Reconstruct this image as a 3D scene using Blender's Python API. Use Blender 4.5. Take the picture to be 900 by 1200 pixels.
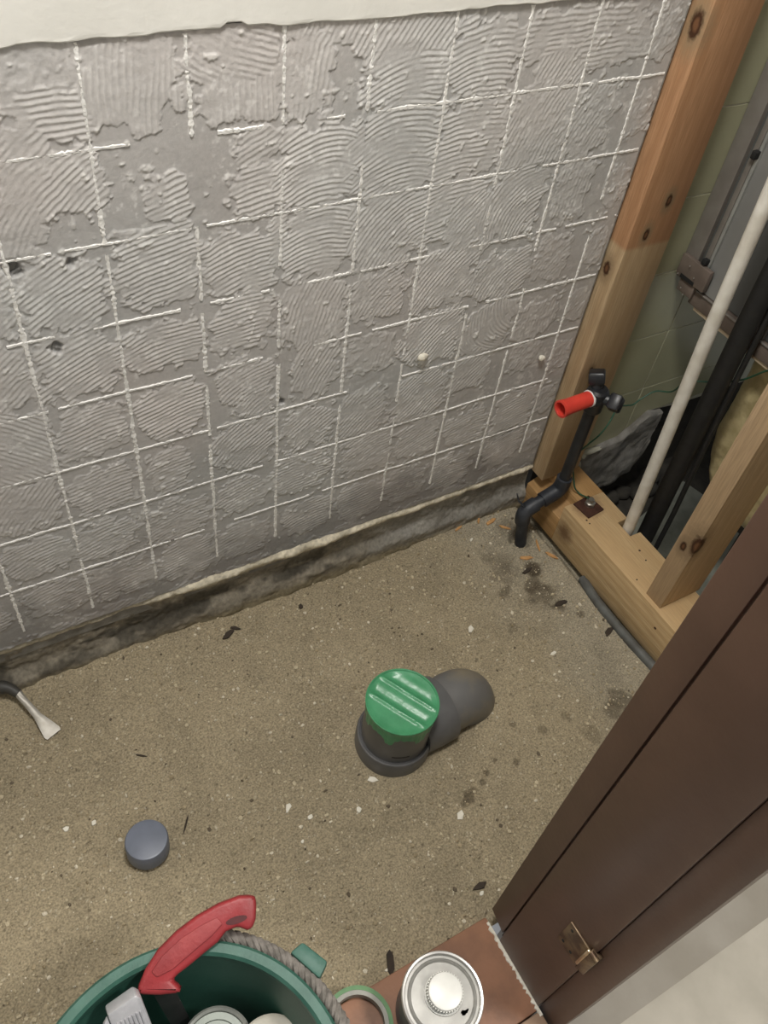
import bpy, bmesh, math, random
import numpy as np
from mathutils import Vector, Matrix

random.seed(7)
rng = np.random.default_rng(11)
S = bpy.context.scene
for o in list(bpy.data.objects):
    bpy.data.objects.remove(o, do_unlink=True)
COL = S.collection

# ------------------------------------------------------------------ camera
cam_d = bpy.data.cameras.new('camera')
cam_d.sensor_fit = 'VERTICAL'
cam_d.sensor_height = 24.0
cam_d.lens = 19.74
cam_d.clip_start = 0.02
cam = bpy.data.objects.new('camera', cam_d)
COL.objects.link(cam)
right = Vector((0.86642, -0.487228, 0.109199))
down = Vector((-0.303803, -0.68796, -0.659101))
fwd = Vector((0.396257, 0.537884, -0.744084))
cam.matrix_world = Matrix(((right.x, -down.x, -fwd.x, -0.0879),
                           (right.y, -down.y, -fwd.y, -0.8823),
                           (right.z, -down.z, -fwd.z, 1.3622),
                           (0, 0, 0, 1)))
S.camera = cam

# ------------------------------------------------------------------ world, lights, exposure
w = bpy.data.worlds.new('world')
S.world = w
w.use_nodes = True
w.node_tree.nodes['Background'].inputs[0].default_value = (0.95, 0.97, 1.0, 1)
w.node_tree.nodes['Background'].inputs[1].default_value = 0.24


def area(name, loc, target, size, watts, color):
    d = bpy.data.lights.new(name, 'AREA')
    d.shape = 'DISK'
    d.size = size
    d.energy = watts
    d.color = color
    o = bpy.data.objects.new(name, d)
    COL.objects.link(o)
    o.location = loc
    o.rotation_euler = (Vector(target) - Vector(loc)).to_track_quat('-Z', 'Y').to_euler()
    return o


area('room_ceiling_light', (0.20, -0.41, 2.10), (0.2, -0.40, 0), 0.30, 21.5, (1.0, 0.97, 0.925))
area('corridor_ceiling_light', (1.0, -1.5, 2.3), (0.9, -1.3, 0), 0.35, 34, (1.0, 0.95, 0.88))
S.view_settings.view_transform = 'Standard'
S.view_settings.look = 'None'
S.view_settings.exposure = 0.0
S.view_settings.gamma = 1.0
S.view_settings.use_curve_mapping = False


# ------------------------------------------------------------------ helpers
def lin(c):
    return tuple(((v / 255) / 12.92 if v / 255 <= .04045 else ((v / 255 + .055) / 1.055) ** 2.4) for v in c)


def tag(o, label=None, cat=None, group=None, kind=None):
    if label: o['label'] = label
    if cat: o['category'] = cat
    if group: o['group'] = group
    if kind: o['kind'] = kind
    return o


def empty(name, loc, label, cat, group=None, kind=None):
    o = bpy.data.objects.new(name, None)
    o.empty_display_size = 0.03
    COL.objects.link(o)
    o.location = loc
    return tag(o, label, cat, group, kind)


def base_of(o):
    v = Vector((0, 0, 0))
    while o is not None:
        v += o.location
        o = o.parent
    return v


def link_mesh(name, me, mat, parent=None, loc=None):
    """mesh verts are in world coordinates; moved into the local frame here"""
    me.materials.append(mat)
    o = bpy.data.objects.new(name, me)
    COL.objects.link(o)
    if parent is not None:
        o.parent = parent
        b = base_of(parent)
    else:
        n = len(me.vertices)
        co = np.empty(n * 3, np.float32)
        me.vertices.foreach_get('co', co)
        co = co.reshape(-1, 3)
        if loc is None:
            mn, mx = co.min(0), co.max(0)
            loc = ((mn[0] + mx[0]) / 2, (mn[1] + mx[1]) / 2, mn[2])
        b = Vector(loc)
        o.location = b
    me.transform(Matrix.Translation(-b))
    return o


def obj(name, geo, mat, parent=None, smooth=False, bevel=0, seg=2, loc=None, auto=None):
    vs, fs = geo
    me = bpy.data.meshes.new(name)
    me.from_pydata([tuple(v) for v in vs], [], [tuple(f) for f in fs])
    bm = bmesh.new()
    bm.from_mesh(me)
    bmesh.ops.recalc_face_normals(bm, faces=bm.faces)
    if bevel:
        es = [e for e in bm.edges if len(e.link_faces) == 2 and e.calc_face_angle(0) > 0.6]
        bmesh.ops.bevel(bm, geom=es, offset=bevel, segments=seg, profile=0.5, affect='EDGES')
    bm.to_mesh(me)
    bm.free()
    if smooth or bevel:
        me.polygons.foreach_set('use_smooth', [True] * len(me.polygons))
        me.set_sharp_from_angle(angle=auto if auto else math.radians(40))
    return link_mesh(name, me, mat, parent, loc)


def grid_obj(name, P, col, mat, parent=None, loc=None, flip=False):
    """P: (n,m,3) array of world points, col: (n,m,3) linear colours"""
    n, m = P.shape[:2]
    me = bpy.data.meshes.new(name)
    me.vertices.add(n * m)
    me.vertices.foreach_set('co', P.reshape(-1).astype(np.float32))
    a = (np.arange(n - 1)[:, None] * m + np.arange(m - 1)[None, :]).reshape(-1)
    q = np.stack([a, a + 1, a + m + 1, a + m], 1)
    if flip: q = q[:, ::-1]
    nf = len(q)
    me.loops.add(nf * 4)
    me.polygons.add(nf)
    me.loops.foreach_set('vertex_index', q.reshape(-1).astype(np.int32))
    me.polygons.foreach_set('loop_start', np.arange(0, nf * 4, 4, dtype=np.int32))
    me.polygons.foreach_set('use_smooth', np.ones(nf, bool))
    me.update(calc_edges=True)
    if col is not None:
        at = me.color_attributes.new('Col', 'FLOAT_COLOR', 'POINT')
        c = np.ones((n * m, 4), np.float32)
        c[:, :3] = np.asarray(col, np.float32).reshape(-1, 3)
        at.data.foreach_set('color', c.reshape(-1))
    return link_mesh(name, me, mat, parent, loc)


def box(x0, x1, y0, y1, z0, z1):
    v = [(x, y, z) for z in (z0, z1) for y in (y0, y1) for x in (x0, x1)]
    return v, [(0, 2, 3, 1), (4, 5, 7, 6), (0, 1, 5, 4), (2, 6, 7, 3), (0, 4, 6, 2), (1, 3, 7, 5)]


def join(*gs):
    V, F = [], []
    for v, f in gs:
        k = len(V)
        V += list(v)
        F += [tuple(i + k for i in q) for q in f]
    return V, F


def xform(geo, M):
    return [M @ Vector(v) for v in geo[0]], geo[1]


def frame(axis, up=None):
    a = Vector(axis).normalized()
    u = Vector(up) if up else (Vector((0, 0, 1)) if abs(a.z) < .9 else Vector((1, 0, 0)))
    x = u.cross(a).normalized()
    y = a.cross(x)
    return x, y, a


def tube(pts, r, n=14, cap=True):
    pts = [Vector(p) for p in pts]
    rs = r if isinstance(r, (list, tuple)) else [r] * len(pts)
    V, F = [], []
    px = None
    for i, p in enumerate(pts):
        t = ((pts[min(i + 1, len(pts) - 1)] - p).normalized() + (p - pts[max(i - 1, 0)]).normalized())
        t.normalize()
        if px is None:
            x, y, _ = frame(t)
        else:
            x = (px - t * px.dot(t)).normalized()
            y = t.cross(x)
        px = x
        for k in range(n):
            a = 2 * math.pi * k / n
            V.append(p + x * rs[i] * math.cos(a) + y * rs[i] * math.sin(a))
    for i in range(len(pts) - 1):
        for k in range(n):
            F.append((i * n + k, i * n + (k + 1) % n, (i + 1) * n + (k + 1) % n, (i + 1) * n + k))
    if cap:
        F.append(tuple(range(n))[::-1])
        F.append(tuple((len(pts) - 1) * n + k for k in range(n)))
    return V, F


def bend(pts, r, n=5):
    """round the corners of a polyline"""
    pts = [Vector(p) for p in pts]
    out = [pts[0]]
    for i in range(1, len(pts) - 1):
        a = pts[i] + (pts[i - 1] - pts[i]).normalized() * r
        b = pts[i] + (pts[i + 1] - pts[i]).normalized() * r
        for k in range(n + 1):
            t = k / n
            out.append(a * (1 - t) ** 2 + pts[i] * 2 * t * (1 - t) + b * t * t)
    out.append(pts[-1])
    return out


def spline(pts, n=8):
    P = [Vector(p) for p in pts]
    P = [P[0] * 2 - P[1]] + P + [P[-1] * 2 - P[-2]]
    out = []
    for i in range(1, len(P) - 2):
        for k in range(n):
            t = k / n
            a, b, c, d = P[i - 1], P[i], P[i + 1], P[i + 2]
            out.append(.5 * (2 * b + (c - a) * t + (2 * a - 5 * b + 4 * c - d) * t * t + (3 * b - a - 3 * c + d) * t ** 3))
    out.append(P[-2])
    return out


def lathe(profile, c, axis=(0, 0, 1), n=40, close=False):
    """profile: list of (radius, height along axis)"""
    x, y, a = frame(axis)
    c = Vector(c)
    V, F = [], []
    m = len(profile)
    for r, h in profile:
        for k in range(n):
            t = 2 * math.pi * k / n
            V.append(c + a * h + (x * math.cos(t) + y * math.sin(t)) * max(r, 1e-5))
    for i in range(m - 1 if not close else m):
        j = (i + 1) % m
        for k in range(n):
            F.append((i * n + k, i * n + (k + 1) % n, j * n + (k + 1) % n, j * n + k))
    if not close:
        if profile[0][0] > 1e-4: F.append(tuple(range(n))[::-1])
        if profile[-1][0] > 1e-4: F.append(tuple((m - 1) * n + k for k in range(n)))
    return V, F


def prism(poly, o, ex, ey, d):
    """poly in (a,b) plane coords, extruded by vector d"""
    o, ex, ey, d = Vector(o), Vector(ex), Vector(ey), Vector(d)
    n = len(poly)
    A = [o + ex * a + ey * b for a, b in poly]
    V = A + [p + d for p in A]
    F = [tuple(range(n))[::-1], tuple(range(n, 2 * n))]
    for i in range(n):
        F.append((i, (i + 1) % n, n + (i + 1) % n, n + i))
    return V, F


# ---- numpy noise
def vnoise(x, y, seed=0):
    xi, yi = np.floor(x).astype(np.int64), np.floor(y).astype(np.int64)
    fx, fy = x - xi, y - yi
    fx = fx * fx * (3 - 2 * fx)
    fy = fy * fy * (3 - 2 * fy)

    def h(a, b):
        k = (a * 374761393 + b * 668265263 + seed * 974711) & 0xffffffff
        k = ((k ^ (k >> 13)) * 1274126177) & 0xffffffff
        return ((k ^ (k >> 16)) & 0xffff) / 65535.0
    return (h(xi, yi) * (1 - fx) + h(xi + 1, yi) * fx) * (1 - fy) + (h(xi, yi + 1) * (1 - fx) + h(xi + 1, yi + 1) * fx) * fy


def fbm(x, y, o=4, seed=0):
    s = 0
    a = .5
    t = 0
    for i in range(o):
        s = s + a * vnoise(x * 2 ** i + 17.3 * i, y * 2 ** i - 9.1 * i, seed + i)
        t += a
        a *= .5
    return s / t


def sst(a, b, x):
    t = np.clip((x - a) / (b - a), 0, 1)
    return t * t * (3 - 2 * t)


# ------------------------------------------------------------------ materials
def nmat(name):
    m = bpy.data.materials.new(name)
    m.use_nodes = True
    nt = m.node_tree
    return m, nt, nt.nodes['Principled BSDF']


def node(nt, t, **kw):
    n = nt.nodes.new(t)
    for k, v in kw.items():
        if k in n.inputs:
            n.inputs[k].default_value = v
        else:
            setattr(n, k, v)
    return n


def mixc(nt, fac, a, b, mode='MIX'):
    n = nt.nodes.new('ShaderNodeMix')
    n.data_type = 'RGBA'
    n.blend_type = mode
    for s, v in ((n.inputs[0], fac), (n.inputs[6], a), (n.inputs[7], b)):
        if hasattr(v, 'is_output'):
            nt.links.new(v, s)
        elif isinstance(v, tuple):
            s.default_value = (*v[:3], 1)
        else:
            s.default_value = v
    return n.outputs[2]


def ramp(nt, src, a, b):
    n = nt.nodes.new('ShaderNodeMapRange')
    n.inputs[1].default_value = a
    n.inputs[2].default_value = b
    nt.links.new(src, n.inputs[0])
    return n.outputs[0]


def mapped(nt, scale, kind='Object', rot=(0, 0, 0)):
    tc = nt.nodes.new('ShaderNodeTexCoord')
    mp = nt.nodes.new('ShaderNodeMapping')
    mp.inputs['Scale'].default_value = scale
    mp.inputs['Rotation'].default_value = rot
    nt.links.new(tc.outputs[kind], mp.inputs['Vector'])
    return mp.outputs[0]


def plain(name, c1, c2=None, scale=30, rough=.5, metal=0, bump=0, bscale=200, spec=.5, lo=.35, hi=.65, coat=0):
    m, nt, b = nmat(name)
    v = mapped(nt, (1, 1, 1))
    n = node(nt, 'ShaderNodeTexNoise', Scale=scale, Detail=5.0)
    nt.links.new(v, n.inputs['Vector'])
    c2 = c2 or tuple(x * .75 for x in c1)
    nt.links.new(mixc(nt, ramp(nt, n.outputs[0], lo, hi), c1, c2), b.inputs['Base Color'])
    b.inputs['Roughness'].default_value = rough
    b.inputs['Metallic'].default_value = metal
    b.inputs['Specular IOR Level'].default_value = spec
    b.inputs['Coat Weight'].default_value = coat
    if bump:
        n2 = node(nt, 'ShaderNodeTexNoise', Scale=bscale, Detail=4.0)
        nt.links.new(v, n2.inputs['Vector'])
        bp = node(nt, 'ShaderNodeBump', Strength=bump, Distance=.002)
        nt.links.new(n2.outputs[0], bp.inputs['Height'])
        nt.links.new(bp.outputs[0], b.inputs['Normal'])
    return m


def vcol(name, rough=.8, bump=.3, bscale=600, var=.12, nscale=300, spec=.35):
    m, nt, b = nmat(name)
    at = node(nt, 'ShaderNodeVertexColor', layer_name='Col')
    v = mapped(nt, (1, 1, 1))
    n = node(nt, 'ShaderNodeTexNoise', Scale=nscale, Detail=4.0)
    nt.links.new(v, n.inputs['Vector'])
    g = node(nt, 'ShaderNodeMapRange')
    g.inputs[1].default_value = .3
    g.inputs[2].default_value = .7
    g.inputs[3].default_value = 1 - var
    g.inputs[4].default_value = 1 + var
    nt.links.new(n.outputs[0], g.inputs[0])
    vm = node(nt, 'ShaderNodeVectorMath', operation='SCALE')
    nt.links.new(at.outputs[0], vm.inputs[0])
    nt.links.new(g.outputs[0], vm.inputs['Scale'])
    nt.links.new(vm.outputs[0], b.inputs['Base Color'])
    b.inputs['Roughness'].default_value = rough
    b.inputs['Specular IOR Level'].default_value = spec
    n2 = node(nt, 'ShaderNodeTexNoise', Scale=bscale, Detail=5.0)
    nt.links.new(v, n2.inputs['Vector'])
    bp = node(nt, 'ShaderNodeBump', Strength=bump, Distance=.001)
    nt.links.new(n2.outputs[0], bp.inputs['Height'])
    nt.links.new(bp.outputs[0], b.inputs['Normal'])
    return m


def wood(name, light, dark, axis='Z', knots=(), top=None, ring=70, spots=()):
    """lengthwise grain; knots/spots given in object coordinates (x,y,z,r)"""
    m, nt, b = nmat(name)
    sc = {'Z': (1, 1, .05), 'Y': (1, .05, 1), 'X': (.05, 1, 1)}[axis]
    v = mapped(nt, sc)
    wob = node(nt, 'ShaderNodeTexNoise', Scale=14.0, Detail=2.0)
    nt.links.new(v, wob.inputs['Vector'])
    add = node(nt, 'ShaderNodeVectorMath', operation='MULTIPLY_ADD')
    add.inputs[1].default_value = (.02, .02, .02)
    nt.links.new(wob.outputs['Color'], add.inputs[0])
    nt.links.new(v, add.inputs[2])
    wv = node(nt, 'ShaderNodeTexWave', Scale=ring / 6.28 * 2, Distortion=2.5, Detail=2.0)
    wv.wave_type = 'RINGS'
    wv.rings_direction = axis
    wv.inputs['Detail Scale'].default_value = 1.5
    nt.links.new(add.outputs[0], wv.inputs['Vector'])
    fine = node(nt, 'ShaderNodeTexNoise', Scale=420.0, Detail=3.0)
    nt.links.new(v, fine.inputs['Vector'])
    c = mixc(nt, ramp(nt, wv.outputs[0], .1, 1.0), light, dark)
    c = mixc(nt, ramp(nt, fine.outputs[0], .35, .75), c, tuple(x * .72 for x in dark))
    big = node(nt, 'ShaderNodeTexNoise', Scale=9.0, Detail=2.0)
    nt.links.new(v, big.inputs['Vector'])
    c = mixc(nt, ramp(nt, big.outputs[0], .35, .8), c, dark)
    tc = nt.nodes.new('ShaderNodeTexCoord')
    if top:                       # the upper length of the timber is stained, down to a level cut
        zc, tl = top
        sp = nt.nodes.new('ShaderNodeSeparateXYZ')
        nt.links.new(tc.outputs['Object'], sp.inputs[0])
        c = mixc(nt, ramp(nt, sp.outputs[2], zc - .004, zc + .004), c, mixc(nt, 1.0, c, tl, 'MULTIPLY'))

    def blob(x, y, z, r, soft, col, c, squash=(1, 1, 1)):
        d = node(nt, 'ShaderNodeVectorMath', operation='SUBTRACT')
        d.inputs[1].default_value = (x, y, z)
        nt.links.new(tc.outputs['Object'], d.inputs[0])
        s = node(nt, 'ShaderNodeVectorMath', operation='MULTIPLY')
        s.inputs[1].default_value = squash
        nt.links.new(d.outputs[0], s.inputs[0])
        l = node(nt, 'ShaderNodeVectorMath', operation='LENGTH')
        nt.links.new(s.outputs[0], l.inputs[0])
        wn = node(nt, 'ShaderNodeTexNoise', Scale=160.0)
        nt.links.new(tc.outputs['Object'], wn.inputs['Vector'])
        ma = node(nt, 'ShaderNodeMath', operation='MULTIPLY_ADD')
        ma.inputs[1].default_value = r * .7
        nt.links.new(wn.outputs[0], ma.inputs[0])
        nt.links.new(l.outputs[1], ma.inputs[2])
        return mixc(nt, ramp(nt, ma.outputs[0], r * (1.35 + soft), r * (1.35 - soft)), c, col)
    sq = {'Z': (1, 1, .55), 'Y': (1, .55, 1), 'X': (.55, 1, 1)}[axis]
    for (x, y, z, r) in knots:
        c = blob(x, y, z, r * 1.9, .5, tuple(q * .6 for q in dark), c, sq)
        c = blob(x, y, z, r, .25, (.055, .022, .009), c, sq)
        c = blob(x, y, z, r * .45, .3, (.16, .075, .035), c, sq)
    for (x, y, z, r, col, soft) in spots:
        c = blob(x, y, z, r, soft, col, c)
    nt.links.new(c, b.inputs['Base Color'])
    b.inputs['Roughness'].default_value = .62
    b.inputs['Specular IOR Level'].default_value = .3
    bp = node(nt, 'ShaderNodeBump', Strength=.25, Distance=.001)
    nt.links.new(fine.outputs[0], bp.inputs['Height'])
    nt.links.new(bp.outputs[0], b.inputs['Normal'])
    return m


M = {}
M['plaster'] = vcol('scored_adhesive', rough=.75, bump=.25, bscale=500, var=.07, nscale=180)
M['grout'] = plain('white_grout_ridge', (.88, .87, .84), (.74, .73, .70), 120, .85, bump=.4, bscale=500)
M['concrete_base'] = vcol('rough_footing', rough=.9, bump=.6, bscale=260, var=.22, nscale=150)
M['dirt'] = vcol('sandy_floor', rough=.88, bump=.7, bscale=420, var=.38, nscale=330, spec=.25)
M['pebble'] = vcol('pebbles', rough=.8, bump=.2, var=.15, nscale=200)
M['white_panel'] = plain('white_plaster_panel', (.80, .79, .74), (.74, .73, .68), 12, .6, bump=.15, bscale=160)
M['wall_paint'] = plain('pale_wall_paint', (.62, .60, .55), (.58, .56, .51), 8, .8)
M['brown_paint'] = plain('brown_gloss_paint', (.118, .066, .046), (.100, .055, .038), 14, .42, bump=.12, bscale=120)
M['threshold'] = plain('red_brown_threshold', (.30, .150, .088), (.20, .105, .066), 22, .55, bump=.2, bscale=180)
M['threshold_edge'] = plain('worn_threshold_board', (.34, .23, .16), (.26, .17, .11), 22, .6, bump=.2)
M['corridor'] = plain('pale_concrete', (.60, .56, .48), (.47, .44, .37), 9, .85, bump=.3, bscale=120)
M['corridor_shade'] = plain('shaded_concrete', (.40, .37, .32), (.34, .31, .26), 11, .85, bump=.3, bscale=120)
M['tile'] = plain('green_glazed_tile', (.45, .45, .30), (.39, .39, .26), 6, .22, spec=.5)
M['tile_mortar'] = plain('pale_tile_mortar', (.52, .51, .42), (.42, .41, .33), 60, .9, bump=.3)
M['mortar_grey'] = plain('broken_grey_mortar', (.29, .28, .255), (.18, .17, .15), 40, .95, bump=.9, bscale=110)
M['dark_soil'] = plain('dark_soil', (.055, .05, .04), (.028, .025, .02), 25, .95, bump=.9, bscale=90)
M['alum_taupe'] = plain('taupe_aluminium', (.27, .25, .225), (.23, .21, .19), 30, .45, .2)
M['alum_brown'] = plain('brown_grey_sheet', (.20, .16, .135), (.15, .12, .10), 30, .45, .15)
M['alum_highlight'] = plain('painted_edge_highlight', (.45, .46, .44), (.38, .39, .37), 30, .4, .3)
M['sash_grey'] = plain('grey_window_sash', (.25, .25, .24), (.215, .215, .205), 10, .35, .1)
M['sash_dark'] = plain('dark_grey_sash', (.10, .104, .10), (.085, .088, .085), 10, .35, .1)
M['lead_wood'] = plain('pale_batten', (.58, .48, .34), (.5, .4, .28), 40, .6)
M['insul'] = plain('golden_insulation_film', (.56, .48, .27), (.40, .33, .17), 45, .33, 0, bump=1.0, bscale=70, spec=.7)
M['black_pvc'] = plain('black_pvc', (.012, .013, .016), (.02, .022, .026), 40, .38)
M['black_dust'] = plain('dusty_black_pvc', (.02, .024, .032), (.055, .06, .07), 35, .5, lo=.45, hi=.75)
M['black_foam'] = plain('black_sleeve', (.012, .012, .012), (.018, .018, .017), 60, .65)
M['red_plug'] = plain('red_plastic', (.72, .062, .040), (.62, .05, .034), 40, .38)
M['white_tape'] = plain('white_seal_tape', (.85, .85, .83), (.8, .8, .78), 60, .5)
M['white_pipe'] = plain('white_pipe', (.72, .70, .64), (.58, .55, .48), 30, .45)
M['grey_pvc'] = plain('grey_pvc', (.135, .135, .138), (.10, .10, .10), 30, .38, lo=.3, hi=.8)
M['grey_pvc_dusty'] = plain('dusty_grey_pvc', (.14, .138, .136), (.23, .20, .145), 14, .5, lo=.5, hi=.72)
M['blue_grey_pvc'] = plain('blue_grey_pvc', (.155, .175, .225), (.13, .148, .19), 30, .38)
M['green_tape'] = plain('green_masking_tape', (.075, .32, .155), (.055, .26, .12), 40, .30, bump=.25, bscale=90)
M['pale_label'] = plain('pale_label', (.02, .02, .02), (.03, .03, .03), 40, .5)
M['hose'] = plain('grey_hose', (.11, .115, .11), (.07, .07, .065), 40, .6)
M['rust'] = plain('rusty_plate', (.085, .035, .02), (.05, .02, .013), 90, .8, .3, bump=.5)
M['zinc'] = plain('zinc_steel', (.50, .48, .44), (.36, .34, .30), 80, .4, .9)
M['wire_green'] = plain('green_wire', (.022, .10, .055), (.018, .08, .045), 40, .5)
M['bucket'] = plain('green_bucket_plastic', (.020, .080, .058), (.034, .105, .078), 18, .45, bump=.1)
M['bucket_rim'] = plain('worn_green_rim', (.026, .095, .070), (.052, .145, .11), 26, .5, bump=.2)
M['rope'] = plain('grey_rope', (.22, .20, .18), (.13, .12, .105), 120, .9, bump=.4)
M['red_handle'] = plain('worn_red_plastic', (.33, .030, .035), (.25, .026, .030), 28, .45, bump=.2)
M['red_grip'] = plain('rubbed_red_grip', (.34, .05, .052), (.26, .034, .038), 40, .6, bump=.4)
M['red_slot'] = plain('deep_red_recess', (.09, .012, .014), (.06, .01, .012), 60, .6)
M['blade'] = plain('saw_blade_steel', (.06, .06, .06), (.04, .04, .04), 40, .45, .5)
M['aluminium'] = plain('cast_aluminium', (.50, .50, .52), (.42, .42, .44), 60, .42, .25, bump=.15)
M['dark_slot'] = plain('dark_slot', (.01, .01, .01), (.012, .012, .012), 60, .8)
M['tin'] = plain('bright_tin', (.66, .65, .62), (.52, .51, .49), 30, .30, .45)
M['tin_lid'] = plain('grey_tin_lid', (.40, .395, .37), (.30, .295, .275), 40, .36, .35)
M['tin_dull'] = plain('dull_tin', (.30, .31, .28), (.22, .23, .21), 24, .42, .4)
M['can_label'] = plain('slate_blue_can_label', (.09, .10, .125), (.18, .18, .19), 25, .4)
M['white_cap'] = plain('white_plastic_cap', (.80, .80, .76), (.70, .70, .66), 30, .35)
M['black_mark'] = plain('black_paint_drip', (.06, .065, .07), (.1, .1, .1), 50, .4)
M['lid_white'] = plain('off_white_lid', (.52, .50, .43), (.40, .38, .32), 20, .5)
M['lid_grey'] = plain('grey_green_lid', (.17, .19, .165), (.12, .135, .12), 20, .4, .3)
M['tape_roll_core'] = plain('grey_tape_core', (.36, .36, .32), (.30, .30, .27), 60, .7)
M['tape_roll_green'] = plain('green_tape_roll', (.10, .24, .09), (.075, .19, .07), 60, .5)
M['chip_white'] = plain('white_plaster_chip', (.78, .75, .66), (.66, .62, .52), 90, .85, bump=.4)
M['chip_dark'] = plain('dark_wood_chip', (.045, .032, .022), (.03, .022, .016), 90, .85, bump=.5)
M['splinter'] = plain('orange_wood_splinter', (.56, .31, .12), (.42, .22, .08), 90, .7, bump=.3)
M['tool_grip'] = plain('dark_tool_grip', (.05, .048, .042), (.035, .033, .03), 40, .55)
M['tool_steel'] = plain('pale_tool_steel', (.42, .40, .36), (.32, .30, .26), 60, .5, .5)
M['brass'] = plain('worn_brass', (.22, .155, .09), (.10, .06, .038), 60, .45, .6, lo=.4, hi=.6)
M['brass_bright'] = plain('rubbed_brass', (.66, .53, .36), (.5, .38, .24), 90, .3, .9)
M['board_grey'] = plain('dusty_grey_board', (.27, .28, .235), (.20, .21, .175), 30, .8, bump=.3)

# ------------------------------------------------------------------ the back wall with its tile adhesive
T = .11                      # pitch of the removed tiles
ZT = 1.034                   # top line of the tiled field
XR = .929                    # right edge of the wall
VB = 8.22                    # rows down to the mortar lip
UL = -4.0
wall = empty('wall_back', (0, 0, 0), 'grey mortar wall with grid of old tile adhesive and white grout ridges', 'wall', kind='structure')

# strokes of the notched trowel in each cell: (du, dv, half width, half height, ridge angle, curvature, strength)
CE = {
    (-1, 0): [(.5, .5, .5, .5, 90, 0, .6)], (0, 0): [(.6, .3, .45, .35, 88, 0, .35), (.72, .65, .4, .28, 2, 0, 1), (.3, .95, .4, .25, 40, 0, .8)],
    (1, 0): [(.45, .42, .5, .38, 86, .15, .9), (.55, .72, .2, .2, 86, 0, .8)], (2, 0): [(.55, .62, .42, .32, 92, .1, .9), (.45, .25, .5, .25, 155, .3, .7)],
    (3, 0): [(.25, .5, .3, .5, 80, .2, .8), (.75, .1, .4, .16, 60, 0, .7)], (4, 0): [(.45, .3, .6, .32, 55, 0, .8), (.5, .72, .55, .32, 10, .35, .9)],
    (5, 0): [(.5, .6, .5, .45, 5, .4, .9)], (6, 0): [(.5, .42, .6, .3, 0, .1, .8), (.6, .8, .4, .25, 60, 0, .7)], (7, 0): [(.4, .45, .6, .35, 0, .1, .7)],
    (0, 1): [(.8, .3, .28, .3, 35, .3, 1), (.35, .35, .25, .3, 45, .5, .9), (.1, .7, .3, .3, 60, .4, .7)], (-1, 1): [(.5, .4, .5, .5, 55, .3, .7)],
    (1, 1): [(.72, .62, .23, .27, 18, .1, 1), (.55, .97, .5, .08, 10, 0, .8)], (2, 1): [(.72, .68, .34, .3, 10, .1, 1), (.72, .18, .24, .2, 25, 0, .6)],
    (3, 1): [(.5, .55, .55, .5, 4, .55, 1)], (4, 1): [(.5, .5, .62, .6, 6, .5, 1)], (5, 1): [(.5, .5, .55, .5, 2, .15, 1)],
    (6, 1): [(.5, .5, .55, .55, 62, .1, .55)], (7, 1): [(.3, .5, .4, .5, 60, .1, .4)],
    (-1, 2): [(.6, .5, .4, .5, 40, .3, .7)], (0, 2): [(.5, .5, .48, .46, 28, .15, 1)], (1, 2): [(.55, .42, .47, .48, 13, .1, 1)],
    (2, 2): [(.52, .55, .5, .4, 14, .25, 1)], (3, 2): [(.5, .42, .55, .5, 2, .5, 1)], (4, 2): [(.5, .5, .55, .55, 42, .35, .8)],
    (5, 2): [(.35, .35, .55, .4, 12, .1, .9), (.75, .7, .4, .5, 45, .1, .8)], (6, 2): [(.4, .45, .5, .5, 48, .8, .9)], (7, 2): [(.4, .4, .3, .5, 80, .1, .35)],
    (-1, 3): [(.5, .4, .5, .5, 40, .1, .7)], (0, 3): [(.5, .45, .5, .48, 25, .12, 1)], (1, 3): [(.52, .45, .5, .32, 10, .25, 1)],
    (2, 3): [(.5, .4, .44, .4, 3, .1, .95)], (3, 3): [(.5, .5, .5, .52, 72, .25, .8)], (4, 3): [(.45, .45, .4, .4, 45, .4, .7)],
    (5, 3): [(.45, .4, .5, .5, 48, .1, .9)], (6, 3): [(.5, .6, .5, .4, 45, .5, .7)], (7, 3): [(.35, .5, .3, .4, 50, .3, .3)],
    (-1, 4): [(.5, .5, .6, .6, -42, .15, .8)], (0, 4): [(.5, .5, .44, .42, 12, .2, .8)], (1, 4): [(.5, .5, .42, .42, 14, .1, 1)],
    (2, 4): [(.5, .3, .4, .35, 25, .3, .7), (.7, .8, .3, .2, 40, 0, .6)], (3, 4): [(.55, .4, .35, .5, 60, .2, .7)], (4, 4): [(.4, .4, .4, .35, 80, .1, .35)],
    (5, 4): [(.5, .4, .55, .5, 44, .1, 1)], (6, 4): [(.45, .5, .5, .5, 120, .9, .9)], (7, 4): [(.4, .6, .4, .35, 90, .3, .5)],
    (0, 5): [(.5, .5, .45, .4, 10, .1, .7)], (1, 5): [(.4, .5, .3, .45, 12, .1, .6)], (2, 5): [(.5, .45, .5, .45, 38, .15, .9)], (3, 5): [(.5, .5, .45, .4, 38, .1, .8)],
    (4, 5): [(.4, .5, .45, .45, 42, .1, .7)], (5, 5): [(.45, .5, .5, .5, 42, .1, .9)], (6, 5): [(.3, .3, .35, .4, 45, .1, .7)], (7, 5): [(.4, .3, .3, .3, 50, 0, .3)],
}


def cell_strokes(i, j):
    if (i, j) in CE: return CE[(i, j)]
    r = random.Random(i * 31 + j * 7 + 5)
    if i >= 8: return [(.2, .5, .2, .3, 60, 0, .2)]
    a = r.choice([8, 12, 15, 25]) if j >= 6 else r.choice([-40, 10, 30, 50])
    return [(r.uniform(.4, .6), r.uniform(.4, .6), r.uniform(.4, .5), r.uniform(.36, .46), a, r.uniform(0, .3), r.uniform(.5, .9))]


PIT = [(-.45, 1.9), (.05, 2.05), (.1, 2.15), (-.25, 2.35), (.62, 2.15), (.3, 3.15), (3.05, 4.85)]


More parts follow.
